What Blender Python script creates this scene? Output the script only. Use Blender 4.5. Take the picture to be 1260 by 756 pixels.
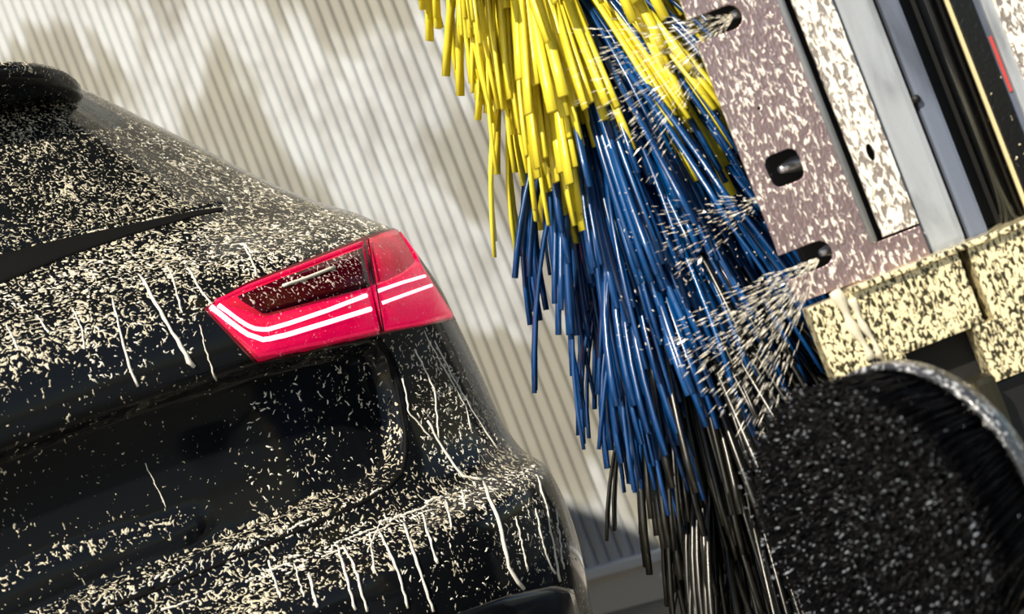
import bpy, bmesh, math, random
import numpy as np
from mathutils import Vector, Matrix
from mathutils.bvhtree import BVHTree

for o in list(bpy.data.objects): bpy.data.objects.remove(o, do_unlink=True)
SC = bpy.context.scene
COL = SC.collection
R = random.Random(7)
rad = math.radians

# ------------------------------------------------------------------ camera
F = 1995.0                       # focal length in pixels of a 1260 px wide frame
TH = rad(21.2); CT, ST = math.cos(TH), math.sin(TH)
H = 0.9                          # camera height above the datum
FZ = -0.08                       # ground level
cam_d = bpy.data.cameras.new('camera'); cam = bpy.data.objects.new('camera', cam_d); COL.objects.link(cam)
cam_d.sensor_width = 36.0; cam_d.lens = 36.0 * F / 1260.0
cam.matrix_world = Matrix(((CT, ST, 0, 0), (0, 0, -1, 0), (-ST, CT, 0, H), (0, 0, 0, 1)))
cam_d.dof.use_dof = True; cam_d.dof.focus_distance = 2.85; cam_d.dof.aperture_fstop = 4.0
cam_d.clip_start = 0.05; cam_d.clip_end = 400
SC.camera = cam

# ------------------------------------------------------------------ world, sun, exposure
W = bpy.data.worlds.new('sky'); SC.world = W; W.use_nodes = True
nt = W.node_tree; nt.nodes.clear()
sky = nt.nodes.new('ShaderNodeTexSky'); sky.sky_type = 'NISHITA'; sky.sun_disc = False
sky.sun_elevation = rad(32); sky.sun_rotation = rad(240); sky.air_density = 1.2; sky.dust_density = 1.0
bg = nt.nodes.new('ShaderNodeBackground'); bg.inputs['Strength'].default_value = 0.12
wo = nt.nodes.new('ShaderNodeOutputWorld')
nt.links.new(sky.outputs[0], bg.inputs[0]); nt.links.new(bg.outputs[0], wo.inputs[0])
sun_d = bpy.data.lights.new('sun', 'SUN'); sun_d.energy = 6.2; sun_d.angle = rad(1.2); sun_d.color = (1.0, 0.90, 0.72)
sun = bpy.data.objects.new('sun', sun_d); COL.objects.link(sun)
SUN_DIR = Vector((-0.33, -0.64, 0.66)).normalized()
sun.rotation_euler = SUN_DIR.to_track_quat('Z', 'Y').to_euler()
vs = SC.view_settings; vs.view_transform = 'Standard'; vs.look = 'None'; vs.gamma = 1.0; vs.use_curve_mapping = False
vs.exposure = 0.0

# ------------------------------------------------------------------ helpers
def ab(px, py):
    dx, dy = px - 630.0, py - 378.0
    return dx * CT - dy * ST, -(dx * ST + dy * CT)
def pt(a, b, y): return Vector((a / F * y, y, H + b / F * y))
def at(px, py, y): return pt(*ab(px, py), y)

def tag(o, label=None, cat=None, group=None, kind=None):
    if label: o['label'] = label
    if cat: o['category'] = cat
    if group: o['group'] = group
    if kind: o['kind'] = kind
    return o
def thing(name, loc, label, cat, group=None):
    o = bpy.data.objects.new(name, None); COL.objects.link(o); o.location = loc; o.empty_display_size = 0.1
    return tag(o, label, cat, group)
def par(o, parent):
    """child keeps its world placement (things stand unrotated at their base; parts hold world coordinates)"""
    if parent is None: return
    o.parent = parent
    if parent.type == 'EMPTY': o.matrix_parent_inverse = Matrix.Translation(-parent.location)
def obj(name, me, mat, parent=None, smooth=None):
    o = bpy.data.objects.new(name, me); COL.objects.link(o)
    if mat is not None and not me.materials: me.materials.append(mat)
    if smooth is not None:
        me.polygons.foreach_set('use_smooth', [smooth] * len(me.polygons))
    par(o, parent)
    return o
def mesh(name, vs_, fs, mat, parent=None, smooth=False):
    me = bpy.data.meshes.new(name)
    me.from_pydata([tuple(v) for v in vs_], [], [tuple(f) for f in fs]); me.update()
    return obj(name, me, mat, parent, smooth)
def bm_obj(name, bm, mat, parent=None, smooth=False):
    bmesh.ops.recalc_face_normals(bm, faces=bm.faces)
    me = bpy.data.meshes.new(name); bm.to_mesh(me); bm.free()
    return obj(name, me, mat, parent, smooth)
def add_box(bm, lo, hi, bev=0.0, seg=2):
    lo, hi = Vector(lo), Vector(hi)
    r = bmesh.ops.create_cube(bm, size=1.0)
    vs2 = r['verts']
    for v in vs2:
        v.co = Vector([(lo[i] + hi[i]) / 2 + v.co[i] * (hi[i] - lo[i]) for i in range(3)])
    if bev > 0:
        es = list({e for v in vs2 for e in v.link_edges})
        bmesh.ops.bevel(bm, geom=es, offset=bev, segments=seg, profile=0.7, affect='EDGES')
def box(name, a0, a1, b0, b1, y0, y1, mat, parent, bev=0.002, kind=None):
    """upright box: its front (nearest) face spans a0..a1, b0..b1 at depth y0, it is y1-y0 deep"""
    bm = bmesh.new(); k = y0 / F
    add_box(bm, (a0 * k, y0, H + b0 * k), (a1 * k, y1, H + b1 * k), bev)
    return bm_obj(name, bm, mat, parent, False)
def tube_data(pts, rads, n=6, cap=True):
    P = [Vector(p) for p in pts]; vs2 = []; fs = []
    prev = None
    for i, p in enumerate(P):
        t = (P[min(i + 1, len(P) - 1)] - P[max(i - 1, 0)]).normalized()
        if prev is None:
            ref = Vector((0, 1, 0)) if abs(t.y) < .9 else Vector((1, 0, 0))
            u = t.cross(ref).normalized()
        else:
            u = (prev - t * prev.dot(t)).normalized()
        prev = u; v = t.cross(u)
        r = rads[i] if hasattr(rads, '__len__') else rads
        for k in range(n):
            an = 2 * math.pi * k / n
            vs2.append(p + u * (math.cos(an) * r) + v * (math.sin(an) * r))
    for i in range(len(P) - 1):
        for k in range(n):
            k2 = (k + 1) % n
            fs.append((i * n + k, i * n + k2, (i + 1) * n + k2, (i + 1) * n + k))
    if cap:
        fs.append(tuple(reversed(range(n)))); b = (len(P) - 1) * n; fs.append(tuple(b + k for k in range(n)))
    return vs2, fs
def extruded(name, outer, holes, y0, thick, mat, parent, bev=0.001):
    """flat plate cut from an outline with holes (outline in a, b units at depth y0)"""
    cu = bpy.data.curves.new(name, 'CURVE'); cu.dimensions = '2D'; cu.fill_mode = 'BOTH'
    cu.extrude = thick / 2; cu.bevel_depth = bev; cu.bevel_resolution = 1
    k = y0 / F
    for poly in [outer] + holes:
        sp = cu.splines.new('POLY'); sp.points.add(len(poly) - 1); sp.use_cyclic_u = True
        for p, q in zip(sp.points, poly): p.co = (q[0] * k, q[1] * k, 0, 1)
    tmp = bpy.data.objects.new('tmp', cu); COL.objects.link(tmp)
    bpy.context.view_layer.update()
    me = bpy.data.meshes.new_from_object(tmp.evaluated_get(bpy.context.evaluated_depsgraph_get()))
    bpy.data.objects.remove(tmp); bpy.data.curves.remove(cu)
    for v in me.vertices: v.co = Vector((v.co.x, y0 + thick / 2 - v.co.z, H + v.co.y))
    me.materials.clear(); me.name = name
    return obj(name, me, mat, parent, False)
def arc(cx, cy, r, a0, a1, n=8, ry=None):
    ry = ry or r
    return [(cx + r * math.cos(rad(a0 + (a1 - a0) * i / n)), cy + ry * math.sin(rad(a0 + (a1 - a0) * i / n))) for i in range(n + 1)]

# ------------------------------------------------------------------ materials
class NT:
    def __init__(self, name):
        self.m = bpy.data.materials.new(name); self.m.use_nodes = True; self.t = self.m.node_tree
        self.p = self.t.nodes['Principled BSDF']
    def n(self, typ, **kw):
        nd = self.t.nodes.new(typ)
        for k, v in kw.items():
            if k in nd.inputs.keys(): nd.inputs[k].default_value = v
            else: setattr(nd, k, v)
        return nd
    def l(self, a, b): self.t.links.new(a, b)
    def math(self, op, a, b=None, c=None, clamp=False):
        nd = self.t.nodes.new('ShaderNodeMath'); nd.operation = op; nd.use_clamp = clamp
        for i, x in enumerate((a, b, c)):
            if x is None: continue
            if isinstance(x, (int, float)): nd.inputs[i].default_value = x
            else: self.l(x, nd.inputs[i])
        return nd.outputs[0]
    def coords(self, scale=(1, 1, 1), rot=(0, 0, 0)):
        tc = self.n('ShaderNodeTexCoord'); mp = self.n('ShaderNodeMapping')
        mp.inputs['Scale'].default_value = scale; mp.inputs['Rotation'].default_value = rot
        self.l(tc.outputs['Object'], mp.inputs['Vector']); return mp.outputs[0]
    def noise(self, co, scale, detail=2, dist=0.0, rough=0.5):
        nd = self.n('ShaderNodeTexNoise'); nd.inputs['Scale'].default_value = scale; nd.inputs['Detail'].default_value = detail
        nd.inputs['Distortion'].default_value = dist; nd.inputs['Roughness'].default_value = rough
        self.l(co, nd.inputs['Vector']); return nd.outputs['Fac']
    def step(self, x, lo, hi):
        nd = self.n('ShaderNodeMapRange'); nd.interpolation_type = 'SMOOTHSTEP'
        for s_, v in (('Value', x), ('From Min', lo), ('From Max', hi)):
            if isinstance(v, (int, float)): nd.inputs[s_].default_value = v
            else: self.l(v, nd.inputs[s_])
        return nd.outputs[0]
    def mix(self, fac, a, b):
        nd = self.n('ShaderNodeMix'); nd.data_type = 'RGBA'
        self.l(fac, nd.inputs['Factor']) if not isinstance(fac, (int, float)) else None
        for s_, v in ((6, a), (7, b)):
            if isinstance(v, tuple): nd.inputs[s_].default_value = (*v, 1)
            else: self.l(v, nd.inputs[s_])
        return nd.outputs[2]
    def mixf(self, fac, a, b):
        nd = self.n('ShaderNodeMix'); nd.data_type = 'FLOAT'; self.l(fac, nd.inputs[0])
        for s_, v in ((2, a), (3, b)):
            if isinstance(v, (int, float)): nd.inputs[s_].default_value = v
            else: self.l(v, nd.inputs[s_])
        return nd.outputs[0]
    def bump(self, h, strength=0.5, dist=0.004):
        nd = self.n('ShaderNodeBump'); nd.inputs['Strength'].default_value = strength; nd.inputs['Distance'].default_value = dist
        self.l(h, nd.inputs['Height']); self.l(nd.outputs[0], self.p.inputs['Normal'])
    def set(self, **kw):
        names = dict(base='Base Color', rough='Roughness', metal='Metallic', coat='Coat Weight', spec='Specular IOR Level',
                     emit='Emission Color', es='Emission Strength', trans='Transmission Weight', ior='IOR', coat_rough='Coat Roughness', sheen='Sheen Weight')
        for k, v in kw.items():
            inp = self.p.inputs[names[k]]
            if isinstance(v, tuple): inp.default_value = (*v, 1)
            elif isinstance(v, (int, float)): inp.default_value = v
            else: self.l(v, inp)
        return self

def plain(name, base, rough=0.4, metal=0.0, **kw):
    return NT(name).set(base=base, rough=rough, metal=metal, **kw).m

def foam_paint(name, base, lo, hi, scale=60.0, rough=0.10, foam=(0.74, 0.67, 0.52)):
    """gloss paint with foam flecks: plenty where the surface looks up, few where it is upright"""
    n = NT(name)
    co = n.coords((1, 1, 0.85))
    geo = n.n('ShaderNodeNewGeometry'); sep = n.n('ShaderNodeSeparateXYZ'); n.l(geo.outputs['Normal'], sep.inputs[0])
    up = n.math('MAXIMUM', n.step(sep.outputs[2], 0.04, 0.45), n.math('MULTIPLY', n.step(sep.outputs[0], 0.55, 0.85), 0.45))
    patch = n.noise(co, 7.0, 2)
    f1 = n.noise(co, scale, 1.0, 2.5)
    f2 = n.noise(co, scale * 2.3, 1.0, 1.0)
    h = n.math('ADD', n.math('MULTIPLY', f1, 0.7), n.math('MULTIPLY', f2, 0.3))
    h = n.math('ADD', h, n.math('MULTIPLY', n.math('SUBTRACT', patch, 0.5), 0.18))
    thr = n.mixf(up, lo, hi)
    m = n.step(n.math('SUBTRACT', h, thr), 0.0, 0.03)
    n.set(base=n.mix(m, base, foam), rough=n.mixf(m, rough, 0.5), coat=0.0, spec=n.mixf(m, 0.22, 0.4))
    n.bump(n.math('MULTIPLY', n.math('SUBTRACT', h, thr), 6.0, clamp=True), 0.9, 0.003)
    return n.m

M = {}
M['paint'] = foam_paint('black_paint_with_foam', (0.006, 0.007, 0.009), 0.655, 0.543)
M['glass'] = foam_paint('dark_glass_with_foam', (0.006, 0.007, 0.008), 0.60, 0.556, 76.0)
M['foam'] = plain('foam', (0.84, 0.81, 0.74), 0.45)
M['rubber'] = plain('black_rubber', (0.004, 0.004, 0.004), 0.7, spec=0.15)
M['gloss_black'] = plain('gloss_black', (0.008, 0.009, 0.012), 0.12)
M['tyre'] = plain('tyre_rubber', (0.015, 0.015, 0.016), 0.7)
M['alloy'] = plain('alloy', (0.45, 0.46, 0.48), 0.3, 1.0)

def lamp_mat(name, es):
    n = NT(name); co = n.coords()
    f = n.noise(co, 120, 2.0, 1.5)
    m = n.step(f, 0.66, 0.72)
    pat = n.noise(co, 18, 3)
    b = n.mix(n.step(pat, .3, .7), (0.42, 0.002, 0.02), (0.72, 0.01, 0.06))
    n.set(base=n.mix(m, b, (0.85, 0.6, 0.6)), rough=0.15, emit=n.mix(m, (0.85, 0.0, 0.085), (0.30, .03, .06)), es=es)
    n.bump(f, 0.3, 0.002)
    return n.m
M['lens_red'] = lamp_mat('red_lens_lit', 0.62)
M['lens_dim'] = lamp_mat('red_lens_dim', 0.15)
M['lens_dark'] = foam_paint('dark_red_lens', (0.05, 0.001, 0.006), 0.62, 0.55, 70, foam=(.8, .6, .58))
M['led'] = plain('lit_strip', (1.0, 0.6, 0.7), 0.3, emit=(1.0, 0.55, 0.68), es=1.7)
M['lens_edge'] = plain('lens_edge', (0.12, 0.001, 0.01), 0.2)

def wet_metal(name, base, drop, lo, hi, scale=85.0, stretch=0.35, rough=0.3, metal=0.8):
    """metal sheet with soapy beads drawn out downwards, sparkle painted into the drop colour"""
    n = NT(name); co = n.coords((1, 1, stretch))
    f = n.noise(co, scale, 2.0, 0.8); g = n.noise(co, scale * 0.12, 2.0)
    h = n.math('ADD', f, n.math('MULTIPLY', n.math('SUBTRACT', g, 0.5), 0.22))
    m = n.step(h, lo, hi)
    n.set(base=n.mix(m, base, drop), rough=n.mixf(m, rough, 0.25), metal=n.mixf(m, metal, 0.1), coat=0.6, coat_rough=.1)
    n.bump(h, 0.6, 0.004)
    return n.m
M['plate'] = wet_metal('wet_pink_grey_plate', (0.42, 0.30, 0.31), (0.95, 0.88, 0.80), 0.55, 0.63, 190, .4)
M['bright'] = wet_metal('wet_bright_plate', (0.50, 0.42, 0.38), (1.0, 0.95, 0.85), 0.42, 0.54, 150, .45)  # paler copy of the plate metal, its stronger sunlight painted into the colours
M['gold'] = wet_metal('wet_golden_housing', (0.055, 0.045, 0.02), (1.0, 0.88, 0.55), 0.43, 0.53, 200, 0.5, 0.3, 0.5)
M['wet_dark'] = wet_metal('wet_dark_panel', (0.012, 0.013, 0.016), (1.0, 0.88, 0.62), 0.66, 0.71, 110, 0.8)
M['grey'] = plain('light_grey_enamel', (0.30, 0.33, 0.38), 0.35)
def enamel(name, c):
    n = NT(name); f = n.noise(n.coords((1, 1, .25)), 22, 4, .6); g = n.noise(n.coords(), 160, 2)
    n.set(base=n.mix(n.step(f, .40, .72), c, tuple(x * .55 for x in c)), rough=n.mixf(g, .2, .5)); n.bump(g, .15, .002)
    return n.m
M['grey'] = enamel('light_grey_enamel', (0.36, 0.39, 0.44))
M['blue_grey'] = enamel('blue_grey_enamel', (0.14, 0.165, 0.23))
M['dark'] = plain('dark_steel', (0.010, 0.010, 0.012), 0.35)
M['black'] = plain('black_recess', (0.004, 0.004, 0.005), 0.6)
M['steel'] = plain('dark_polished_steel', (0.10, 0.11, 0.13), 0.18, 0.9)
M['edge_gold'] = plain('bright_edge', (0.95, 0.80, 0.45), 0.3, 0.4)
M['red'] = plain('red_tape', (0.55, 0.06, 0.05), 0.5)
M['olive'] = plain('olive_plastic', (0.022, 0.020, 0.013), 0.4, spec=0.3)
M['nozzle'] = plain('brass_nozzle', (0.55, 0.55, 0.58), 0.25, 0.7)

def strand_mat(name, c0, c1, rough):
    n = NT(name); co = n.coords((1, 1, .2))
    oi = n.n('ShaderNodeObjectInfo')
    f = n.noise(co, 60, 2)
    b = n.mix(n.math('ADD', n.math('MULTIPLY', f, .6), n.math('MULTIPLY', oi.outputs['Random'], .4)), c0, c1)
    n.set(base=b, rough=rough, spec=0.6)
    return n.m
M['yellow'] = strand_mat('yellow_polyethylene', (0.62, 0.50, 0.02), (0.90, 0.80, 0.06), 0.35)
M['blue'] = strand_mat('blue_polyethylene', (0.001, 0.022, 0.10), (0.002, 0.085, 0.30), 0.26)
M['black_strand'] = strand_mat('black_polyethylene', (0.003, 0.003, 0.0025), (0.010, 0.009, 0.006), 0.3)
M['bristle'] = plain('black_nylon', (0.002, 0.002, 0.003), 0.3, spec=0.08)
M['drop'] = plain('clinging_drops', (0.42, 0.47, 0.55), 0.08, spec=0.9)
M['water'] = plain('water_drops', (0.95, 0.90, 0.78), 0.15, spec=0.8)

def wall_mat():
    """milky sheet; light and shade showing through painted as blotches jumping between flutes"""
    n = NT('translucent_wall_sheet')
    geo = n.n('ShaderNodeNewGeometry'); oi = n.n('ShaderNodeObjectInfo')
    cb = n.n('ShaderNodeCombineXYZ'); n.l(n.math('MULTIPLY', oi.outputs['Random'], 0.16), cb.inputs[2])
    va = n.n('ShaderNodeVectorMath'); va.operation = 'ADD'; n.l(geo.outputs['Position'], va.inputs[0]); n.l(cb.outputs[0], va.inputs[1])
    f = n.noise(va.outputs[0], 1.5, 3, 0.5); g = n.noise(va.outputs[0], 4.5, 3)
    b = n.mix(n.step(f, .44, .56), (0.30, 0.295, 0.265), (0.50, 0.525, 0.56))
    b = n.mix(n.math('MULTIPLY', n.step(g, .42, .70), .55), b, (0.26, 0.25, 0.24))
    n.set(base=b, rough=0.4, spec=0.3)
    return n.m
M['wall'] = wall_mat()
M['rail'] = plain('aluminium_rail', (0.80, 0.84, 0.90), 0.4, 0.0)
M['plinth'] = plain('grey_plinth', (0.66, 0.64, 0.62), 0.6)
def floor_mat():
    n = NT('wet_concrete'); co = n.coords()
    f = n.noise(co, 3.0, 4)
    n.set(base=n.mix(f, (0.10, 0.095, 0.09), (0.20, 0.19, 0.17)), rough=0.3); n.bump(f, .2, .01)
    return n.m
M['floor'] = floor_mat()

# ------------------------------------------------------------------ the setting
def quad(name, pts, mat, kind='structure'):
    return tag(mesh(name, pts, [tuple(range(len(pts)))], mat), kind=kind)
bm = bmesh.new(); add_box(bm, (-14, -14, FZ - 0.2), (14, 16, FZ)); fl = tag(bm_obj('floor', bm, M['floor']), kind='structure')

M['glare_blocker'] = plain('dark_blocker_sheet', (0.05, 0.05, 0.05), 0.7)
bm = bmesh.new(); add_box(bm, (-9, 3.3, 5.2), (9, 15, 5.35)); tag(bm_obj('glare_blocker', bm, M['glare_blocker']), kind='structure')  # unseen dark slab, added to keep sky glare off the car paint
# translucent side wall of upright flutes on a plinth
WN = rad(30)                                   # the wall recedes to the left
WD = Vector((math.cos(WN), -math.sin(WN), 0)); WP = Vector((0.0, 4.93, 0.0)); WNOR = Vector((math.sin(WN), math.cos(WN), 0))
def wpt(u, z, d=0.0): return WP + WD * u + WNOR * d + Vector((0, 0, z))
def wbox(name, u0, u1, z0, z1, d0, d1, mat, parent=None, bev=0.0):
    bm = bmesh.new(); add_box(bm, (u0, d0, z0), (u1, d1, z1), bev)
    for v in bm.verts: v.co = wpt(v.co.x, v.co.z, v.co.y)
    return bm_obj(name, bm, mat, parent)
RAIL_Z = 0.035
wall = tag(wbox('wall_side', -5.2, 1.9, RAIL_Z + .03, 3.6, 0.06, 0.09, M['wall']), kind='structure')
PITCH = 0.0435
me = bpy.data.meshes.new('flute')
n_ = 8; vs2 = []; fs = []
for z in (RAIL_Z + .03, 3.6):
    for i in range(n_ + 1):
        t = -1 + 2 * i / n_
        u = t * PITCH * 0.47; d = 0.030 - 0.010 * (1 - abs(t) ** 6)
        p = WD * u + WNOR * d; vs2.append((p.x, p.y, z))
    for u in (PITCH * 0.47, -PITCH * .47):
        p = WD * u + WNOR * 0.058; vs2.append((p.x, p.y, z))
k_ = n_ + 3
for i in range(k_): fs.append((i, (i + 1) % k_, k_ + (i + 1) % k_, k_ + i))
fs.append(tuple(reversed(range(k_)))); fs.append(tuple(range(k_, 2 * k_)))
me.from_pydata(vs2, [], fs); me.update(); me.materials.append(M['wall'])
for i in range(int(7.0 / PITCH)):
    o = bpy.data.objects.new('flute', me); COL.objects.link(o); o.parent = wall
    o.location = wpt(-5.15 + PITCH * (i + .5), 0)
tr = tag(wbox('trim_1', -5.2, 1.9, RAIL_Z, RAIL_Z + .03, -0.02, 0.06, M['rail'], bev=.006), kind='structure')
pl = tag(wbox('wall_plinth', -5.2, 1.9, FZ, RAIL_Z, 0.0, 0.08, M['plinth']), kind='structure')

for k in range(12):
    q = wpt(-4.4 + .45 * k + .05, -.015, 0.0); vs2, fs = tube_data([q - WNOR * -.004, q - WNOR * .008], [.013, .011], 10); mesh('bolt', vs2, fs, M['rail'], pl, True)

# ------------------------------------------------------------------ the car
PS = rad(28); CP, SP = math.cos(PS), math.sin(PS)
OX, OY = -0.737, 2.383
def carw(x, y, z): return Vector((OX + x * CP - y * SP, OY + x * SP + y * CP, z))
# height, rear face, corner depth, corner fullness, half width
LV = [(0.24, 0.14, 0.42, 3.0, 1.014), (0.3, 0.08, 0.42, 3, 0.987), (0.36, 0.05, 0.42, 3, 0.987), (0.44, 0.03, 0.42, 3, 0.99), (0.52, 0.02, 0.42, 3, 0.988), (0.575, 0.02, 0.42, 3, 0.983), (0.598, 0.026, 0.42, 3, 0.981), (0.612, 0.05, 0.41, 3, 0.972), (0.625, 0.085, 0.4, 3, 0.969), (0.65, 0.11, 0.39, 3, 0.968), (0.7, 0.125, 0.38, 3, 0.959), (0.8, 0.13, 0.38, 3, 0.958), (0.88, 0.125, 0.38, 3, 0.95), (0.93, 0.11, 0.39, 3, 0.941), (0.97, 0.09, 0.4, 3, 0.934), (1.03, 0.085, 0.41, 2.9, 0.921), (1.08, 0.095, 0.42, 2.8, 0.915), (1.12, 0.12, 0.43, 2.7, 0.921), (1.15, 0.15, 0.45, 2.6, 0.903), (1.18, 0.2, 0.46, 2.5, 0.905), (1.21, 0.245, 0.47, 2.5, 0.891), (1.23, 0.27, 0.48, 2.5, 0.875), (1.3, 0.335, 0.5, 2.5, 0.826), (1.4, 0.415, 0.5, 2.5, 0.763), (1.5, 0.49, 0.5, 2.5, 0.698), (1.58, 0.55, 0.5, 2.5, 0.644), (1.655, 0.6, 0.5, 2.5, 0.589)]
#@FIT
LV = LV + [(1.678, .66, .5, 2.4, .545), (1.695, .85, .5, 2.2, .47), (1.708, 1.15, .5, 2.0, .32), (1.712, 1.5, .5, 2.0, .12), (1.713, 1.7, .5, 2.0, .01)]
A = np.array(LV)
dl = np.r_[0, np.cumsum(np.sqrt(np.diff(A[:, 0]) ** 2 + np.diff(A[:, 1]) ** 2))]
NTL = 240
tt = np.linspace(0, dl[-1], NTL)
G = np.stack([np.interp(tt, dl, A[:, i]) for i in range(5)], 1)
ker = np.exp(-0.5 * (np.arange(-6, 7) / 1.8) ** 2); ker /= ker.sum()
for i in range(5):
    G[:, i] = np.convolve(np.pad(G[:, i], 6, mode='edge'), ker, 'valid')
NPH = 110; NSD = 26
phi = np.linspace(0, math.pi / 2, NPH)
YF = 3.05
def section(g):
    z, Y, D, n, w = g
    x = w * np.sin(phi) ** (2 / n); y = Y + D * (1 - np.cos(phi))
    x[0] = 0.0
    ys = np.linspace(y[-1], max(YF, y[-1] + .3), NSD + 1)[1:]
    return np.r_[x, np.full(NSD, w)], np.r_[y, ys], np.full(NPH + NSD, z)
XS, YS, ZS = (np.stack(q) for q in zip(*[section(g) for g in G]))
def to_px(x, y, z):
    wx = OX + x * CP - y * SP; wy = OY + x * SP + y * CP
    a = wx / wy * F; b = (z - H) / wy * F
    return 630 + a * CT - b * ST, 378 - (a * ST + b * CT)
# pressed-in lower tailgate and the number plate step inside it, drawn on the rear face
def sdist(px, py, poly):
    """signed distance to a closed outline, positive inside"""
    d = np.full(px.shape, 1e9); ins = np.zeros(px.shape, bool)
    for (x0, y0), (x1, y1) in zip(poly, poly[1:] + poly[:1]):
        ex, ey = x1 - x0, y1 - y0
        t = np.clip(((px - x0) * ex + (py - y0) * ey) / (ex * ex + ey * ey), 0, 1)
        d = np.minimum(d, np.hypot(px - x0 - t * ex, py - y0 - t * ey))
        c = ((y0 > py) != (y1 > py)) & (px < (x1 - x0) * (py - y0) / ((y1 - y0) or 1e-9) + x0)
        ins ^= c
    return np.where(ins, d, -d)
def sm(x, lo, hi):
    t = np.clip((x - lo) / (hi - lo), 0, 1); return t * t * (3 - 2 * t)
RECESS = [(-400, 705), (0, 557), (105, 519), (210, 484), (317, 450), (400, 432), (462, 420), (480, 445), (489, 480), (497, 530), (496, 565), (478, 588), (455, 602), (380, 630), (250, 682), (120, 732), (0, 780), (-400, 945)]
STEP = [(-400, 835), (0, 703), (120, 668), (250, 630), (262, 640), (250, 668), (120, 716), (0, 762), (-400, 925)]
px, py = to_px(XS, YS, ZS)
rec = sm(sdist(px, py, RECESS), -3, 9)
stp = sm(sdist(px, py, STEP), -9, 9)
rear = np.arange(NPH + NSD)[None, :] < NPH - 12
disp = np.where(rear, 0.042 * rec - 0.010 * stp * rec, 0.0)
YS = YS + disp * 0.95; XS = XS - disp * 0.15 * (XS > .05)
nv = NPH + NSD
verts = []; faces = []
for sgn in (1, -1):
    base = len(verts)
    for i in range(NTL):
        for j in range(nv):
            verts.append(carw(sgn * XS[i, j], YS[i, j], ZS[i, j]))
    for i in range(NTL - 1):
        for j in range(nv - 1):
            if j >= NPH - 6:                      # wheel arch opening in the flank
                yy = (YS[i, j] + YS[i, j + 1]) / 2; zz = ZS[i, j]
                if math.hypot(yy - 0.98, zz - 0.34 - FZ) < 0.40: continue
            q = (base + i * nv + j, base + i * nv + j + 1, base + (i + 1) * nv + j + 1, base + (i + 1) * nv + j)
            faces.append(q if sgn > 0 else q[::-1])
    faces_end = None
# front closure between the two flanks
half = NTL * nv
for i in range(NTL - 1):
    faces.append((i * nv + nv - 1, half + i * nv + nv - 1, half + (i + 1) * nv + nv - 1, (i + 1) * nv + nv - 1))
car = thing('car', carw(0, 0.6, FZ), 'glossy black car covered in white foam flecks with a lit red tail lamp', 'car')
bme = bpy.data.meshes.new('body_shell'); bme.from_pydata([tuple(v) for v in verts], [], faces); bme.update()
bmx = bmesh.new(); bmx.from_mesh(bme); bmesh.ops.remove_doubles(bmx, verts=bmx.verts, dist=0.0004)
bmesh.ops.recalc_face_normals(bmx, faces=bmx.faces); bmx.to_mesh(bme)
BVH = BVHTree.FromBMesh(bmx); bmx.free()
body = obj('body_shell', bme, M['paint'], car, True)

CAM = Vector((0, 0, H))
def hit(x, y):
    for k in range(60):
        d = (at(x, y, 3.0) - CAM).normalized()
        p, n, i, _ = BVH.ray_cast(CAM, d)
        if p is not None and (p - CAM).length < 4.6:
            if n.dot(d) > 0: n = -n
            return p, n
        x -= 0.7; y += 0.5
    raise RuntimeError('no surface at %s %s' % (x, y))
def resample(poly, n):
    P = [Vector((*p, 0)) for p in poly]
    L = [0.0]
    for p, q in zip(P, P[1:]): L.append(L[-1] + (q - p).length)
    out = []
    for i in range(n):
        s = L[-1] * i / (n - 1); k = 0
        while k < len(L) - 2 and L[k + 1] < s: k += 1
        t = (s - L[k]) / max(L[k + 1] - L[k], 1e-9)
        q = P[k].lerp(P[k + 1], min(max(t, 0), 1)); out.append((q.x, q.y))
    return out
def mirror_pts(pts):
    out = []
    for p in pts:
        dx, dy = p[0] - OX, p[1] - OY
        x, y = dx * CP + dy * SP, -dx * SP + dy * CP
        out.append(carw(-x, y, p[2]))
    return out
def patch(name, top, bot, off, mat, parent, n=28, m=10, dome=0.0, skirt=0.006, both=None):
    """sheet that follows the body between two edge lines, standing proud by off, with a rim going into the body"""
    T, B = resample(top, n), resample(bot, n); vs2 = []; nn = []
    for j in range(m):
        for i in range(n):
            t = j / (m - 1); x = T[i][0] * (1 - t) + B[i][0] * t; y = T[i][1] * (1 - t) + B[i][1] * t
            p, nr = hit(x, y)
            s = i / (n - 1)
            e = min(1.0, min(t, 1 - t) * 5) ; e *= min(1.0, min(s, 1 - s) * 8)
            vs2.append(p + nr * (off + dome * math.sqrt(max(e, 0)))); nn.append(nr)
    fs = [(j * n + i, j * n + i + 1, (j + 1) * n + i + 1, (j + 1) * n + i) for j in range(m - 1) for i in range(n - 1)]
    ring = list(range(n)) + [j * n + n - 1 for j in range(1, m)] + [(m - 1) * n + i for i in range(n - 2, -1, -1)] + [j * n for j in range(m - 2, 0, -1)]
    k0 = len(vs2)
    for r_ in ring: vs2.append(vs2[r_] - nn[r_] * (skirt + off))
    q = len(ring)
    for i in range(q): fs.append((ring[i], k0 + i, k0 + (i + 1) % q, ring[(i + 1) % q]))
    bm = bmesh.new(); vv = [bm.verts.new(v) for v in vs2]
    for f in fs:
        try: bm.faces.new([vv[i] for i in f])
        except ValueError: pass
    o = bm_obj(name, bm, mat, parent, True)
    if both is not None:
        m2 = o.data.copy()
        for v, p in zip(m2.vertices, mirror_pts([v.co for v in o.data.vertices])): v.co = p
        m2.flip_normals(); obj(name, m2, None, both, None)
    return o
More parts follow.
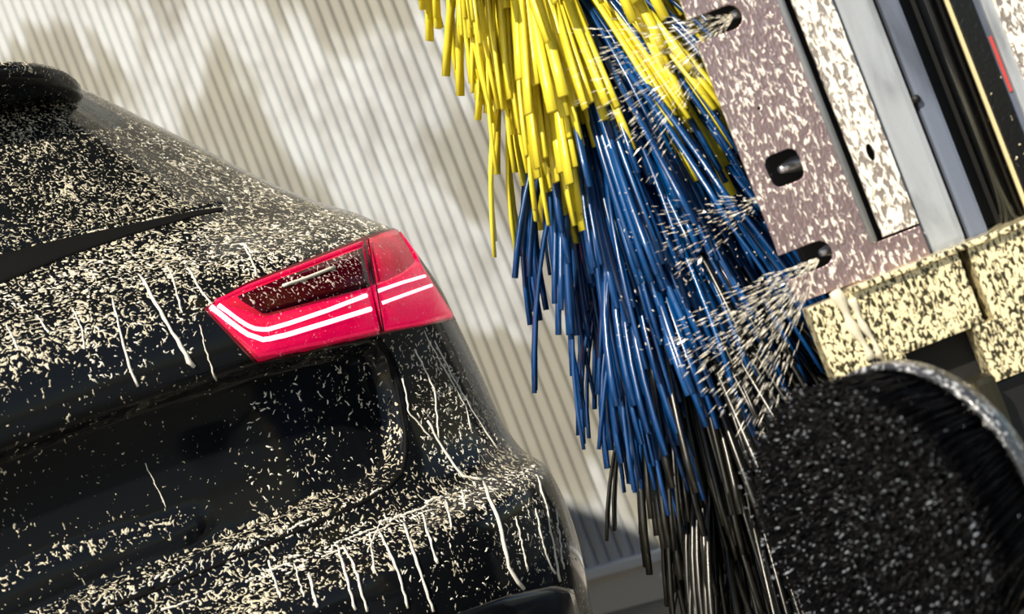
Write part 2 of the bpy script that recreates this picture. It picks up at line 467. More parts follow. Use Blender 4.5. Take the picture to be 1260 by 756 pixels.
def run(name, poly, r0, r1, mat, parent, n=14, off=0.0, seg=6, wob=0.0, blob=1.0, both=None):
    """bead of foam, light strip or seam lying on the body along a line"""
    P = resample(poly, n); pts = []; rr = []
    for i, (x, y) in enumerate(P):
        p, nr = hit(x + R.uniform(-wob, wob), y)
        pts.append(p + nr * off); t = i / (n - 1)
        rr.append((r0 * (1 - t) + r1 * t) * (R.uniform(.75, 1.25) if wob else 1.0))
    if blob != 1.0:
        rr[-2] *= blob; rr[-1] *= blob * .75; rr[0] *= .5
    vs2, fs = tube_data(pts, rr, seg)
    o = mesh(name, vs2, fs, mat, parent, True)
    if both is not None: mesh(name, mirror_pts(vs2), [f[::-1] for f in fs], mat, both, True)
    return o

# tail lamps: the lit one in view and its twin on the other side
lampL = patch('tail_lamp', [(252, 380), (300, 350), (370, 323), (447, 293), (489, 280)], [(252, 382), (284, 416), (314, 448), (466, 413), (560, 394)], 0.002, M['lens_edge'], car, 44, 12)
lampL['label'] = 'lit red tail lamp with twin white light strips'
m2 = lampL.data.copy()
for v, p in zip(m2.vertices, mirror_pts([v.co for v in lampL.data.vertices])): v.co = p
m2.flip_normals(); lampR = obj('tail_lamp', m2, None, car)
inn = patch('inner_lens', [(256, 380), (302, 353), (370, 327), (446, 298)], [(256, 383), (286, 414), (316, 444), (465, 411)], 0.004, M['lens_dim'], lampL, 34, 12, 0.004, both=lampR)
out = patch('outer_lens', [(451, 297), (470, 289), (488, 284)], [(470, 409), (515, 402), (556, 393)], 0.004, M['lens_dim'], lampL, 20, 16, 0.004, both=lampR)
patch('lit_band', [(260, 379), (290, 380), (322, 390), (400, 369), (452, 353)], [(258, 384), (288, 414), (317, 440), (400, 422), (464, 407)], 0.007, M['lens_red'], lampL, 30, 8, 0.003, both=lampR)
patch('lit_band', [(456, 353), (490, 336), (512, 318), (490, 288)], [(470, 407), (515, 400), (553, 391), (554, 390)], 0.007, M['lens_red'], lampL, 20, 12, 0.003, both=lampR)
run('lit_edge', [(264, 374), (302, 357), (370, 331), (444, 302)], .0034, .0034, M['lens_red'], lampL, 20, 0.006, 6, both=lampR)
patch('dark_reflector', [(291, 369), (350, 345), (442, 311)], [(296, 374), (322, 389), (451, 356)], 0.0112, M['lens_dark'], lampL, 24, 6, 0.0, both=lampR)
for k, (pl_, r0) in enumerate((([(258, 381), (282, 400), (301, 413), (322, 420), (350, 413), (400, 398), (452, 382)], .0046),
               ([(267, 379), (290, 396), (307, 406), (324, 408), (352, 400), (400, 384), (447, 366)], .0042),
               ([(461, 361), (490, 351), (518, 343)], .0036), ([(466, 375), (497, 364), (526, 354)], .0036))):
    run('light_strip', pl_, r0, r0, M['led'], lampL, 24, 0.0085, 8, both=lampR)
run('clear_strip', [(345, 357), (375, 347), (408, 334)], .003, .003, M['foam'], lampL, 10, 0.0125, 6, both=lampR)
# seams and trim
run('tailgate_seam', [(466, 418), (478, 440), (488, 475), (497, 520), (500, 555), (496, 580), (478, 600), (440, 622), (400, 640), (250, 703), (125, 752), (0, 806)], .0045, .0045, M['rubber'], car, 60, -0.002, 6, both=car)
run('lamp_seam', [(450, 300), (456, 340), (467, 408)], .0014, .0014, M['rubber'], lampL, 14, 0.010, 6, both=lampR)
patch('window_seal', [(-120, 356), (0, 314), (80, 294), (160, 277), (240, 260), (274, 256)], [(-120, 398), (0, 350), (80, 317), (160, 290), (240, 267), (274, 260)], 0.002, M['rubber'], car, 40, 6, both=car)
patch('rear_window', [(-200, 190), (-60, 148), (0, 138), (60, 134), (92, 130)], [(-200, 410), (-110, 348), (0, 310), (150, 275), (285, 250)], 0.0012, M['glass'], car, 40, 24, both=car)
patch('bumper_insert', [(560, 756), (620, 734), (680, 721), (703, 726)], [(560, 800), (620, 790), (690, 780), (714, 768)], 0.004, M['gloss_black'], car, 20, 8, 0.004, both=car)
# roof spoiler overhanging the rear window
sv = []; NS = 40; prof = [(0.10, -0.030), (0.02, -0.040), (-0.06, -0.030), (-0.105, -0.004), (-0.115, 0.014), (-0.10, 0.028), (-0.04, 0.036), (0.05, 0.034), (0.16, 0.026)]
for i in range(NS):
    f = -1 + 2 * i / (NS - 1); s_ = abs(f)
    ph_ = rad(56) * s_; wz = 0.56
    x = math.copysign(wz * math.sin(ph_) ** (2 / 2.5) * 1.0, f) if s_ > 0 else 0; y = 0.60 + 0.5 * (1 - math.cos(ph_))
    e = max(0.0, 1 - s_ ** 6) ** 0.5 * 0.92 + 0.08
    for (dy, dz) in prof:
        sv.append(carw(x, y + (dy - .05) * (0.55 + .45 * e) - .01, 1.632 - .03 * s_ ** 2.2 + dz * e))
K = len(prof); sf = []
for i in range(NS - 1):
    for k in range(K): sf.append((i * K + k, i * K + (k + 1) % K, (i + 1) * K + (k + 1) % K, (i + 1) * K + k))
sf.append(tuple(range(K))); sf.append(tuple(reversed(range((NS - 1) * K, NS * K))))
bm = bmesh.new(); vv = [bm.verts.new(v) for v in sv]
for f in sf: bm.faces.new([vv[i] for i in f])
spo = bm_obj('roof_spoiler', bm, M['paint'], car, True)
# runs of foam creeping down the panels
RUNS = [([(172, 338), (185, 362), (205, 398), (222, 425), (232, 445), (240, 452)], 2.2, 3.2, 1.5), ([(137, 365), (150, 415), (160, 455), (170, 476)], 1.2, 2.0, 1.5),
 ([(232, 330), (248, 360), (262, 376)], 1.8, 1.4, 1), ([(245, 400), (256, 440), (265, 468)], .8, 1.2, 1.5), ([(312, 345), (325, 385), (338, 420), (345, 438)], 1.5, 2, 1.6),
 ([(345, 345), (358, 385), (372, 418)], 1.2, 1.8, 1.5), ([(405, 330), (424, 362)], 1.5, 1.5, 1.2), ([(300, 300), (312, 325), (316, 340)], 1.6, 1.6, 1.2), ([(285, 302), (300, 300), (310, 312)], 1.6, 1.6, 1),
 ([(380, 706), (390, 748)], 2, 2, 1), ([(415, 671), (437, 751)], 2, 2.4, 1.2), ([(422, 673), (432, 690), (440, 710), (451, 753)], 2, 2, 1), ([(467, 654), (486, 694), (502, 749)], 2.2, 2, 1.3),
 ([(498, 645), (512, 692), (533, 753)], 1.8, 2.6, 1), ([(519, 631), (529, 665), (538, 694)], 2, 2, 1.5), ([(568, 603), (572, 626)], 2, 2, 1.2),
 ([(594, 593), (616, 650), (627, 702), (644, 725)], 3.2, 3.6, 1.4), ([(634, 636), (642, 670), (649, 701)], 1.8, 1.8, 1.4), ([(658, 626), (670, 678), (682, 706)], 2, 2, 1.3),
 ([(660, 585), (674, 630), (679, 664), (689, 716)], 2.2, 2.0, 1.4), ([(684, 626), (693, 701)], 1.6, 1.6, 1.2), ([(526, 518), (543, 551), (568, 586), (594, 591)], 2.0, 2.8, 1),
 ([(521, 407), (550, 461), (575, 505), (580, 532)], 1.2, 1.2, 1.2), ([(495, 466), (503, 508), (531, 541)], 1.5, 1.5, 1), ([(535, 420), (560, 470), (590, 520), (612, 552)], 1.6, 1.6, 1), ([(510, 430), (535, 480), (540, 540)], 1.4, 1.6, 1),
 ([(90, 380), (100, 405), (104, 430)], 1.2, 1.4, 1.4), ([(45, 388), (60, 410)], 1.4, 1.4, 1.3), ([(8, 400), (22, 430)], 1.4, 1.2, 1), ([(205, 325), (215, 350), (224, 385)], 1.2, 1.4, 1.2),
 ([(178, 570), (190, 595), (205, 625)], .6, 1.0, 1), ([(330, 690), (345, 735)], 1.6, 1.8, 1), ([(362, 694), (374, 735)], 1.2, 1.4, 1.2), ([(455, 655), (460, 700)], 1.2, 1.4, 1.2), ([(548, 615), (556, 650)], 1.5, 1.5, 1.2), ([(470, 640), (452, 680)], 1.2, 1.2, 1)]
for poly, r0, r1, bl in RUNS:
    run('foam_run', poly, r0 * .0011, r1 * .0011, M['foam'], car, 14, 0.0004, 6, 1.0, bl)
for k, (pl_, r_) in enumerate((([(330, 700), (400, 674), (480, 641), (560, 609), (600, 594)], 2.6), ([(370, 692), (440, 660), (520, 628), (590, 600), (640, 585)], 2.2), ([(200, 750), (300, 712), (380, 684), (450, 652)], 2.0),
        ([(150, 738), (260, 694), (340, 658), (400, 633)], 1.8), ([(300, 682), (360, 655), (420, 628), (470, 602)], 2.0), ([(590, 592), (630, 580), (660, 574)], 2.4))):
    Q = resample(pl_, 30)
    for i in range(0, 28, 3):
        if R.random() < .45: continue
        dy_ = R.uniform(-5, 5); seg_ = [(x, y + dy_ + R.uniform(-2, 2)) for x, y in Q[i:i + R.choice((2, 3, 4))]]
        rr_ = r_ * R.uniform(.5, 1.1) * .0011
        run('foam_bead', seg_, rr_, rr_ * R.uniform(.4, 1), M['foam'], car, 12, 0.0, 6, 2.0)
# small flecks and curls of foam standing on the paint
rf = random.Random(77); V = []; Fc = []
ZONES = [([(498, 412), (548, 400), (615, 520), (640, 560), (560, 585), (520, 560), (510, 500)], 330), ([(560, 600), (660, 575), (700, 650), (714, 700), (640, 705), (600, 640)], 170), ([(385, 255), (480, 280), (440, 293), (330, 335), (250, 330)], 300),
         ([(100, 118), (370, 250), (280, 256), (60, 300), (20, 200)], 700), ([(290, 262), (380, 255), (250, 335), (60, 378), (0, 380), (0, 360)], 330), ([(300, 705), (480, 630), (650, 570), (660, 585), (480, 660), (300, 730)], 210), ([(120, 738), (400, 625), (480, 592), (478, 606), (400, 648), (120, 760)], 130),
         ([(330, 338), (440, 294), (485, 284), (500, 320), (440, 330)], 150), ([(60, 390), (240, 350), (250, 430), (100, 480)], 110), ([(300, 480), (480, 440), (490, 560), (300, 620)], 90), ([(420, 680), (600, 630), (700, 710), (560, 750)], 50)]
def inside(x, y, P):
    c = False
    for (x0, y0), (x1, y1) in zip(P, P[1:] + P[:1]):
        if (y0 > y) != (y1 > y) and x < (x1 - x0) * (y - y0) / (y1 - y0) + x0: c = not c
    return c
for P, cnt in ZONES:
    xs_ = [p[0] for p in P]; ys_ = [p[1] for p in P]; done = 0
    while done < cnt:
        x, y = rf.uniform(min(xs_), max(xs_)), rf.uniform(min(ys_), max(ys_))
        if not inside(x, y, P): continue
        done += 1
        p, nr = hit(x, y); u = Vector((1, 0, 0)); u = (u - nr * u.dot(nr)).normalized(); w_ = nr.cross(u)
        an = rf.gauss(0, .7); ln = rf.uniform(.004, .013); pts = [p]
        for k in range(3):
            an += rf.gauss(0, .6); q = pts[-1] + (u * math.cos(an) + w_ * math.sin(an)) * ln / 3; loc, n2, _, _ = BVH.find_nearest(q); pts.append(loc)
        r_ = rf.uniform(.0007, .0017)
        a_, b_ = tube_data(pts, [r_ * .6, r_ * 1.2, r_, r_ * .5], 4); k0 = len(V); V += a_; Fc += [tuple(k0 + i for i in f) for f in b_]
tag(mesh('foam_flecks', V, Fc, M['foam'], car, True), kind='stuff')
# wheels
for sgn in (1, -1):
    wc = carw(sgn * 0.86, 0.98, 0.34 + FZ)
    ax = Vector((CP, SP, 0)) * sgn; fwd = Vector((-SP, CP, 0)); up = Vector((0, 0, 1))
    def lathe(name, prof, mat, parent, n=40):
        vs2 = []; fs = []
        for i in range(n):
            an = 2 * math.pi * i / n; d = fwd * math.cos(an) + up * math.sin(an)
            for (x, r) in prof: vs2.append(wc + ax * x + d * r)
        k = len(prof)
        for i in range(n):
            for j in range(k - 1):
                i2 = (i + 1) % n; fs.append((i * k + j, i * k + j + 1, i2 * k + j + 1, i2 * k + j))
        bm = bmesh.new(); vv = [bm.verts.new(v) for v in vs2]
        for f in fs: bm.faces.new([vv[q] for q in f])
        return bm_obj(name, bm, mat, parent, True)
    ty = lathe('tyre', [(-.11, .23), (-.115, .30), (-.09, .335), (0, .34), (.08, .335), (.105, .30), (.10, .24), (.085, .23)], M['tyre'], car)
    rim = lathe('rim', [(-.10, .235), (.075, .235), (.085, .225), (.06, .21), (.03, .20)], M['alloy'], ty)
    for k in range(5):
        bm = bmesh.new(); add_box(bm, (-.035, .03, .03), (.035, .065, .215), .008)
        rot = Matrix((fwd, ax, up)).transposed(); an = Matrix.Rotation(k * 2 * math.pi / 5, 3, 'Y')
        for v in bm.verts: v.co = wc + rot @ (an @ v.co)
        bm_obj('spoke', bm, M['alloy'], ty)

# ------------------------------------------------------------------ the gantry on the right
GY = 2.28
gan = thing('wash_gantry', pt(520, -780, 2.45), 'wet metal car wash column with slotted spray plate and golden beaded housing', 'machine')
gan.location.z = FZ
TOPB = 1350
outer = [(330, TOPB), (330, 252)] + [(378, 252)] + arc(379, 235.5, 16.5, 90, -90)[1:] + [(330, 219), (330, -59), (375, -59)] + arc(377, -76, 17, 90, -90)[1:] + [(330, -93), (330, -112)] + arc(338, -114, 8, 180, 270, 4) + [(503, -127), (503, -89), (447, -89), (447, TOPB)]
hole = [(375 + x, 38 + y) for x, y in arc(10, 9, 13, 0, 90, 4) + arc(-10, 9, 13, 90, 180, 4) + arc(-10, -9, 12, 180, 270, 4) + arc(10, -9, 12, 270, 360, 4)]
bolt_h = arc(372, 118, 3.0, 0, 360, 10)[:-1]
extruded('spray_plate', outer, [hole, bolt_h], GY, 0.006, M['plate'], gan)
vs2, fs = tube_data([pt(444, -86, GY), pt(444, TOPB, GY)], 0.0055, 10); mesh('plate_lip', vs2, fs, M['grey'], gan, True)
# second sheet, turned a little towards the light, with an oval hole
oval = arc(481, 18, 5.5, 0, 360, 14, 12)[:-1]
st = extruded('edge_sheet', [(459, TOPB), (459, -84), (503, -84), (503, TOPB)], [oval], GY + .004, 0.005, M['bright'], gan)
for v in st.data.vertices: v.co.y += (v.co.x - 503 * GY / F) * -0.12
box('plate_back', 356, 442, -112, TOPB, GY + .065, GY + .10, M['black'], gan)
box('slot_back', 440, 510, -88, TOPB, GY + .05, GY + .10, M['black'], gan)
box('column_core', 472, 560, -120, TOPB, GY + .16, GY + .40, M['dark'], gan)
box('enamel_panel', 504, 552, -127, TOPB, GY + .016, GY + .06, M['grey'], gan, .010)
box('panel_seal', 551, 557, -128, TOPB, GY + .030, GY + .06, M['black'], gan, .001)
box('enamel_panel', 556, 581, -128, TOPB, GY + .020, GY + .06, M['blue_grey'], gan, .006)
vs2, fs = tube_data([pt(556, 59, GY + .012), pt(556, 59, GY + .03)], .0065, 10); mesh('bolt', vs2, fs, M['black'], gan, True)
box('cable_channel', 578, 640, -128, TOPB, GY + .09, GY + .14, M['black'], gan)
vs2, fs = tube_data([pt(610, -126, GY + .06), pt(610, TOPB, GY + .06)], .013, 20); mesh('guide_pipe', vs2, fs, M['steel'], gan, True)
vs2, fs = tube_data([pt(625, -126, GY + .06), pt(625, TOPB, GY + .06)], .006, 12); mesh('guide_pipe', vs2, fs, M['dark'], gan, True)
box('edge_trim', 633, 638, -128, TOPB, GY + .022, GY + .028, M['edge_gold'], gan, .001)
box('side_panel', 639, 664, -128, TOPB, GY + .02, GY + .10, M['wet_dark'], gan, .002)
box('side_channel', 663, 674, -128, TOPB, GY + .03, GY + .10, M['blue_grey'], gan, .002)
box('red_strip', 667, 671, 25, 98, GY + .028, GY + .04, M['red'], gan, .001)
box('side_sheet', 674, 690, -128, TOPB, GY + .022, GY + .10, M['grey'], gan, .002)
box('side_sheet', 689, 800, -128, TOPB, GY + .018, GY + .10, M['bright'], gan, .002)
# lower housing
HY = 2.25
box('housing_top', 338, 536, -229, -133, HY, HY + .05, M['gold'], gan, .004)
box('housing_top', 548, 800, -229, -133, HY, HY + .05, M['gold'], gan, .004)
box('housing_ledge', 395, 800, -136, -128, HY - .012, HY + .12, M['gold'], gan, .004)
box('housing_side', 338, 430, -430, -228, HY, HY + .05, M['gold'], gan, .004)
box('housing_side', 520, 800, -302, -228, HY, HY + .05, M['gold'], gan, .004)
box('recess_back', 425, 525, -830, -225, HY + .05, HY + .065, M['black'], gan, .001)
box('housing_core', 482, 800, -830, -130, HY + .10, HY + .40, M['black'], gan, .004)
box('housing_tab', 470, 503, -350, -293, HY - .005, HY + .10, M['gold'], gan, .003)
box('lower_panel', 520, 800, -520, -303, HY + .02, HY + .10, M['dark'], gan, .004)
box('lower_sheet', 425, 800, -862, -522, HY + .01, HY + .10, M['gold'], gan, .004)
box('clamp_block', 498, 524, -362, -290, HY - .035, HY + .03, M['olive'], gan, .010)
box('clamp_handle', 474, 500, -455, -364, HY - .05, HY + .10, M['olive'], gan, .014)
# spray nozzles behind the slots
for (a, b) in ((392, 236), (378, 38), (388, -75)):
    nz = []
    c = pt(a, b, GY + .035)
    vs2, fs = tube_data([c + Vector((.06, .05, 0)), c + Vector((.012, .006, 0)), c + Vector((-.004, -.006, 0)), c + Vector((-.014, -.012, 0))], [.012, .012, .008, .005], 12)
    mesh('spray_nozzle', vs2, fs, M['nozzle'], gan, True)
vs2, fs = tube_data([pt(398, -150, GY + .09), pt(398, TOPB, GY + .09)], .018, 16); mesh('water_pipe', vs2, fs, M['olive'], gan, True)

# ------------------------------------------------------------------ hanging strand brush
BY = 2.62; BK = BY / F; BX = 204 * BK
brush = thing('rotary_brush', (BX, BY, FZ), 'upright washing brush of drooping yellow, blue and black plastic strands', 'brush')
vs2, fs = tube_data([(BX, BY, FZ), (BX, BY, 2.75)], .035, 20); mesh('shaft', vs2, fs, M['dark'], brush, True)
def strand_mesh(name, mat, rnd, long_, wide, steep):
    L_ = long_ * rnd.uniform(.82, 1.08); a0 = rad(rnd.uniform(-62, -18) + steep); a1 = rad(rnd.uniform(-88, -70)); tw = rnd.uniform(-1.2, 1.2); ns = 8
    p = Vector((.03, 0, 0)); pts = [p.copy()]; side = rnd.uniform(-.10, .10)
    for i in range(ns):
        u = (i + .5) / ns; al = a0 + (a1 - a0) * u ** .55
        p = p + Vector((math.cos(al), side * (u + .2), math.sin(al))) * (L_ / ns); pts.append(p.copy())
    w, t = wide * rnd.uniform(.8, 1.15) / 2, .0030
    vs2 = []; fs = []
    for i, q in enumerate(pts):
        tg = (pts[min(i + 1, ns)] - pts[max(i - 1, 0)]).normalized()
        an = tw * (.5 + .5 * i / ns) + rnd.uniform(-.1, .1)
        s = Vector((0, 1, 0)); s = (s - tg * s.dot(tg)).normalized(); n = tg.cross(s)
        s, n = s * math.cos(an) + n * math.sin(an), n * math.cos(an) - s * math.sin(an)
        vs2 += [q + s * w + n * .0005, q + n * t * 1.6 * .3, q - s * w + n * .0005, q - s * w * .9 - n * t * 1.5, q + s * w * .9 - n * t * 1.5]
    for i in range(ns):
        for k in range(5): fs.append((i * 5 + k, i * 5 + (k + 1) % 5, (i + 1) * 5 + (k + 1) % 5, (i + 1) * 5 + k))
    fs.append((4, 3, 2, 1, 0)); b = ns * 5; fs.append((b, b + 1, b + 2, b + 3, b + 4))
    me = bpy.data.meshes.new(name); me.from_pydata([tuple(v) for v in vs2], [], fs); me.update(); me.materials.append(mat)
    me.polygons.foreach_set('use_smooth', [True] * len(me.polygons))
    return me
def section_of(colour, mat, z0, z1, tufts, single, long_, seed, wide, steep, bias=1.0, keep=lambda z, c, s, r: True):
    rnd = random.Random(seed)
    var = [strand_mesh('strand', mat, rnd, long_, wide, steep) for _ in range(26)]
    n = 20; vs2, fs = tube_data([(BX, BY, z0 - .01), (BX, BY, z1 + .01)], .042, 20)
    sec = mesh(colour + '_strands', vs2, fs, mat, brush, True)
    inst = []
    for k in range(tufts):
        z = z0 + (z1 - z0) * ((k + rnd.random()) / tufts) ** bias; ph_ = k * 2.399963 + rnd.uniform(-.3, .3); v0 = rnd.randrange(26)
        pitch = rnd.gauss(0, .07)
        if not keep(z, math.cos(ph_), math.sin(ph_), rnd): continue
        for j in range(5):
            inst.append((z + rnd.uniform(-.012, .012), ph_ + (j - 2) * .055 + rnd.uniform(-.03, .03), (v0 + (0 if rnd.random() < .7 else 1)) % 26, pitch + rnd.gauss(0, .03), rnd.uniform(.92, 1.05)))
    def mat_of(i):
        z, p, v, pit, sc = i
        return Matrix.Translation((BX, BY, z)) @ Matrix.Rotation(p, 4, 'Z') @ Matrix.Rotation(pit, 4, 'Y') @ Matrix.Scale(sc, 4)
    def rank(i):                                   # strands turned to the viewer and hanging in the frame first
        return math.sin(i[1]) + .15 * rnd.random() + (3 if not (.15 < i[0] < 1.75) else 0)
    inst.sort(key=rank)
    for i in inst[:single]:
        o = bpy.data.objects.new('strand', var[i[2]]); COL.objects.link(o); o.parent = sec; o.matrix_local = mat_of(i)
    V = []; Fc = []
    for i in inst[single:]:
        mw = mat_of(i); b = len(V); me = var[i[2]]
        V += [mw @ v.co for v in me.vertices]; Fc += [tuple(b + q for q in p.vertices) for p in me.polygons]
    tag(mesh('strand_mass', V, Fc, mat, sec, True), kind='stuff')
section_of('yellow', M['yellow'], 1.385, 2.25, 270, 95, .43, 11, .0140, -15, 1.8, lambda z, c, s, r: (z > 1.74 if -.16 < c < .40 and s < 0 else True))
section_of('blue', M['blue'], 0.84, 1.42, 255, 125, .44, 12, .0100, -4, 1.0, lambda z, c, s, r: (z < 1.31 or c > -.15) and z > 0.90 + .13 * min(1, max(0, (c + .6) / .8)))
section_of('black', M['black_strand'], 0.40, 1.02, 205, 80, .42, 13, .0095, -8, 1.0, lambda z, c, s, r: z < 0.90 + .13 * min(1, max(0, (c + .6) / .8)))

# ------------------------------------------------------------------ round wheel brush
C0 = pt(388, -405, 2.02); AXW = Vector((-.85, -.53, 0.0)).normalized(); E1 = Vector((0, 0, 1)); E2 = AXW.cross(E1)
RW = 0.178
wb = thing('wheel_brush', C0, 'round black bristle wheel brush with a pale rim below the gantry housing', 'brush')
def lathe_ax(name, prof, mat, parent, n=72, smooth=True):
    vs2 = []; fs = []; k = len(prof)
    for i in range(n):
        an = 2 * math.pi * i / n; d = E1 * math.cos(an) + E2 * math.sin(an)
        for (x, r) in prof: vs2.append(C0 + AXW * x + d * r)
    for i in range(n):
        for j in range(k - 1):
            i2 = (i + 1) % n; fs.append((i * k + j, i * k + j + 1, i2 * k + j + 1, i2 * k + j))
    bm = bmesh.new(); vv = [bm.verts.new(v) for v in vs2]
    for f in fs: bm.faces.new([vv[q] for q in f])
    return bm_obj(name, bm, mat, parent, smooth)
M['rim'] = wet_metal('pale_wet_rim', (0.05, 0.055, 0.065), (.55, .57, .6), .52, .66, 120, 1.0, .3, .3)
lathe_ax('disc', [(-.012, .004), (-.012, RW - .004), (.004, RW - .004), (.004, .004)], M['dark'], wb)
lathe_ax('rim', [(-.014, RW - .006), (-.014, RW + .002), (.010, RW + .004), (.012, RW - .002), (.004, RW - .006), (-.014, RW - .006)], M['rim'], wb)
lathe_ax('hub', [(-.10, .03), (-.10, .045), (-.012, .05), (-.012, .03)], M['dark'], wb)
vs2, fs = tube_data([C0 - AXW * .06, C0 - AXW * .095, Vector((.498, 2.115, .455)), Vector((.512, 2.165, .385)), Vector((.515, 2.22, .358)), Vector((.515, HY + .052, .355))], .022, 14); mesh('drive_arm', vs2, fs, M['dark'], wb, True)
rnd = random.Random(5); V = []; Fc = []
for k in range(15000):
    r = RW * .955 * math.sqrt(rnd.random()); an = rnd.random() * 2 * math.pi
    d = E1 * math.cos(an) + E2 * math.sin(an); p = C0 + AXW * .004 + d * r
    ln = (.112 + .012 * rnd.random()) * (1 - .10 * (r / RW) ** 4)
    dr = (AXW + d * (.20 * (r / RW) ** 1.5 + rnd.gauss(0, .05)) + Vector((rnd.gauss(0, .05), rnd.gauss(0, .05), rnd.gauss(0, .05) - .04))).normalized()
    w = .0011; s = dr.cross(Vector((rnd.gauss(0, 1), rnd.gauss(0, 1), rnd.gauss(0, 1)))).normalized(); t = dr.cross(s)
    mid = p + dr * ln * .55; tip = p + dr * ln + Vector((0, 0, -.004)) + s * rnd.gauss(0, .003)
    b = len(V)
    for q, ww in ((p, w), (mid, w), (tip, w * .8)):
        V += [q + s * ww, q - s * ww * .5 + t * ww * .87, q - s * ww * .5 - t * ww * .87]
    for i in (0, 3):
        for j in range(3): Fc.append((b + i + j, b + i + (j + 1) % 3, b + i + 3 + (j + 1) % 3, b + i + 3 + j))
    Fc.append((b + 6, b + 7, b + 8))
tag(mesh('bristles', V, Fc, M['bristle'], wb, True), kind='stuff')
V = []; Fc = []
for k in range(1300):
    r = RW * math.sqrt(rnd.random()); an = rnd.random() * 2 * math.pi; d = E1 * math.cos(an) + E2 * math.sin(an)
    e = .122 if rnd.random() < .75 else rnd.uniform(.03, .12)
    q = C0 + AXW * (e + .004 * rnd.random()) + d * (r * (1 + .20 * (r / RW) ** .5 * e / .12 * .6)); r_ = rnd.uniform(.0005, .0013) * (1.3 if rnd.random() < .1 else .8); b = len(V)
    dd = (AXW + d * .3 + Vector((rnd.gauss(0, .3), 0, rnd.gauss(0, .3)))) * r_ * rnd.choice((1, 1.5, 2.5, 4))
    V += [q + E2 * r_ * .7, q - E2 * r_ * .7, q + E1 * r_ * .8, q - E1 * r_ * .8, q + dd, q - dd]
    Fc += [(b, b + 2, b + 4), (b + 2, b + 1, b + 4), (b + 1, b + 3, b + 4), (b + 3, b, b + 4), (b + 2, b, b + 5), (b + 1, b + 2, b + 5), (b + 3, b + 1, b + 5), (b, b + 3, b + 5)]
tag(mesh('clinging_drops', V, Fc, M['drop'], wb, True), kind='stuff')
for k in range(6):
    an = k * math.pi / 3 + .95; d = E1 * math.cos(an) + E2 * math.sin(an); q = C0 + d * (RW - .018)
    vs2, fs = tube_data([q, q + AXW * .012, q + AXW * .016], [.006, .006, .003], 8); mesh('bolt', vs2, fs, M['nozzle'], wb, True)

# ------------------------------------------------------------------ water in the air
GB = []
for o in gan.children:
    if o.name.split('.')[0] in ('spray_plate', 'plate_back', 'housing_top', 'housing_ledge', 'housing_side', 'spray_nozzle', 'water_pipe'):
        GB.append(BVHTree.FromPolygons([v.co for v in o.data.vertices], [tuple(p.vertices) for p in o.data.polygons]))
def in_metal(p, q, gap=.0012):
    m = (p + q) / 2
    for t in GB:
        for x in (p, m, q):
            loc, n, i, dd = t.find_nearest(x)
            if dd < gap or (dd < .03 and (x - loc).dot(n) < 0 and t.ray_cast(x, Vector((.3, -.9, .2)))[0] is not None and t.ray_cast(x, Vector((-.3, .9, -.2)))[0] is not None and (x - loc).normalized().dot(n) < -.7): return True
        if t.ray_cast(p, (q - p).normalized(), (q - p).length)[0] is not None: return True
    return False
def streaks(name, label, src, axis, half, count, reach, seed, l0=.006, l1=.022, rr=.0006):
    rnd = random.Random(seed); V = []; Fc = []
    axis = Vector(axis).normalized(); s = axis.cross(Vector((0, 0, 1))).normalized(); t = s.cross(axis)
    src = Vector(src)
    done = 0
    while done < count:
        an = rnd.random() * 2 * math.pi; sp_ = rad(half) * math.sqrt(rnd.random())
        d = (axis + (s * math.cos(an) + t * math.sin(an)) * math.tan(sp_)).normalized()
        u = reach * rnd.random() ** 1.4 + .004
        p = src + d * u + Vector((0, 0, -.5 * u * u)); ln = rnd.uniform(l0, l1) * (.35 + .65 * min(1, u / .06)); r_ = rr * rnd.uniform(.5, 1.3)
        if in_metal(p, p + d * ln): continue
        done += 1
        n1 = d.cross(Vector((rnd.gauss(0, 1), rnd.gauss(0, 1), rnd.gauss(0, 1)))).normalized(); n2 = d.cross(n1); b = len(V)
        V += [p, p + d * ln * .4 + n1 * r_, p + d * ln * .4 + (n2 * .87 - n1 * .5) * r_, p + d * ln * .4 - (n2 * .87 + n1 * .5) * r_, p + d * ln]
        Fc += [(b, b + 2, b + 1), (b, b + 3, b + 2), (b, b + 1, b + 3), (b + 4, b + 1, b + 2), (b + 4, b + 2, b + 3), (b + 4, b + 3, b + 1)]
    return tag(mesh(name, V, Fc, M['water'], None, False), label, 'water', 'water sprays', 'stuff')
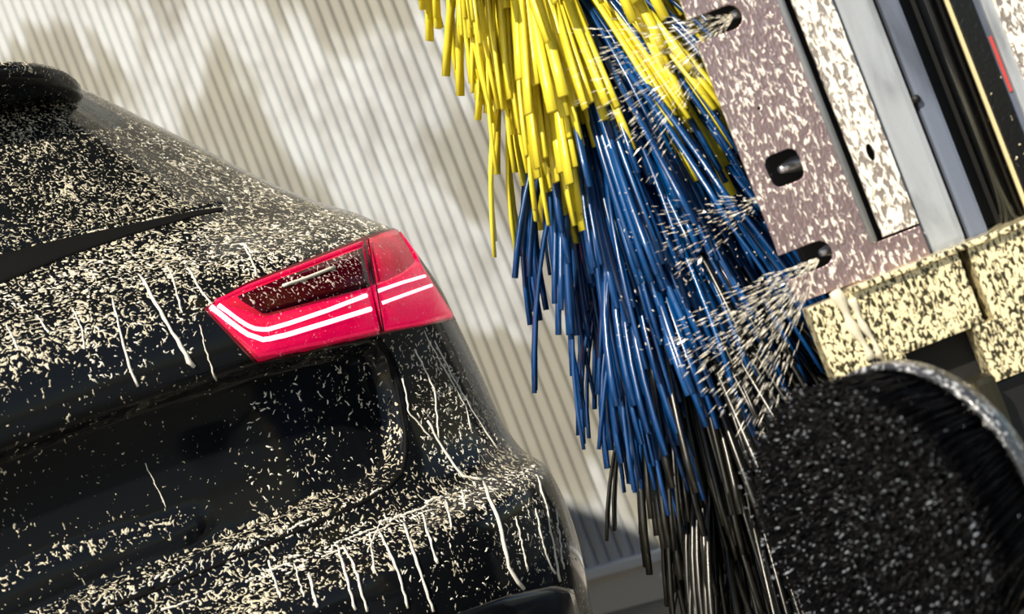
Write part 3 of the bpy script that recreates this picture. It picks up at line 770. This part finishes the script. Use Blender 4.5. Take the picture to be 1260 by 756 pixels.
streaks('water_spray', 'fan of water drops shooting from the top slot onto yellow strands', pt(386, 236, GY + .01), (-.95, .12, -.12), 32, 620, .24, 21)
streaks('water_spray', 'thin spray of drops crossing the blue strands beside the round hole', pt(345, 12, GY + .03), (-.95, .15, .02), 24, 260, .17, 22, .005, .016, .0005)
streaks('water_spray', 'dense golden fan of drops bursting from the lowest slot', pt(376, -80, GY + .0), (-.93, .10, -.42), 30, 900, .24, 23)
rnd = random.Random(31); V = []; Fc = []
for k in range(520):
    p = at(rnd.uniform(760, 960), rnd.uniform(60, 440), rnd.uniform(2.30, 2.42)); r_ = rnd.uniform(.0004, .0011); b = len(V)
    d = Vector((rnd.uniform(-1, 1), rnd.uniform(-.3, .3), rnd.uniform(-1, .3))).normalized() * r_ * rnd.uniform(1, 4)
    if in_metal(p - d, p + d, .002): continue
    V += [p + d, p - d, p + Vector((r_, 0, 0)), p + Vector((-r_, 0, 0)), p + Vector((0, r_, 0)), p + Vector((0, -r_, 0))]
    Fc += [(b, b + 2, b + 4), (b, b + 4, b + 3), (b, b + 3, b + 5), (b, b + 5, b + 2), (b + 1, b + 4, b + 2), (b + 1, b + 3, b + 4), (b + 1, b + 5, b + 3), (b + 1, b + 2, b + 5)]
tag(mesh('water_mist', V, Fc, M['water']), 'scattered bright water droplets hanging in front of the blue strands', 'water', None, 'stuff')
M['stream'] = NT('running_water').set(base=(.95, .9, .75), rough=.05, trans=.35, ior=1.33).m
for k, (x0, y0, x1, y1, r_) in enumerate(((1026, 358, 1072, 442, .0062), (1046, 368, 1084, 440, .0042))):
    p0, p1 = at(x0, y0, HY - .003), at(x1, y1, HY - .003); pts = []; rr = []
    for i in range(12):
        t = i / 11; pts.append(p0.lerp(p1, t) + Vector((math.sin(t * 9 + k) * .0015, 0, 0))); rr.append(r_ * (1 + .35 * math.sin(t * 14 + k)) * (1.3 - .5 * t))
    vs2, fs = tube_data(pts, rr, 10)
    tag(mesh('water_stream', vs2, fs, M['stream'], None, True), ('thick golden water stream running down the housing from the plate', 'thinner water stream running down beside the thick one')[k], 'water', 'streams running down the housing')
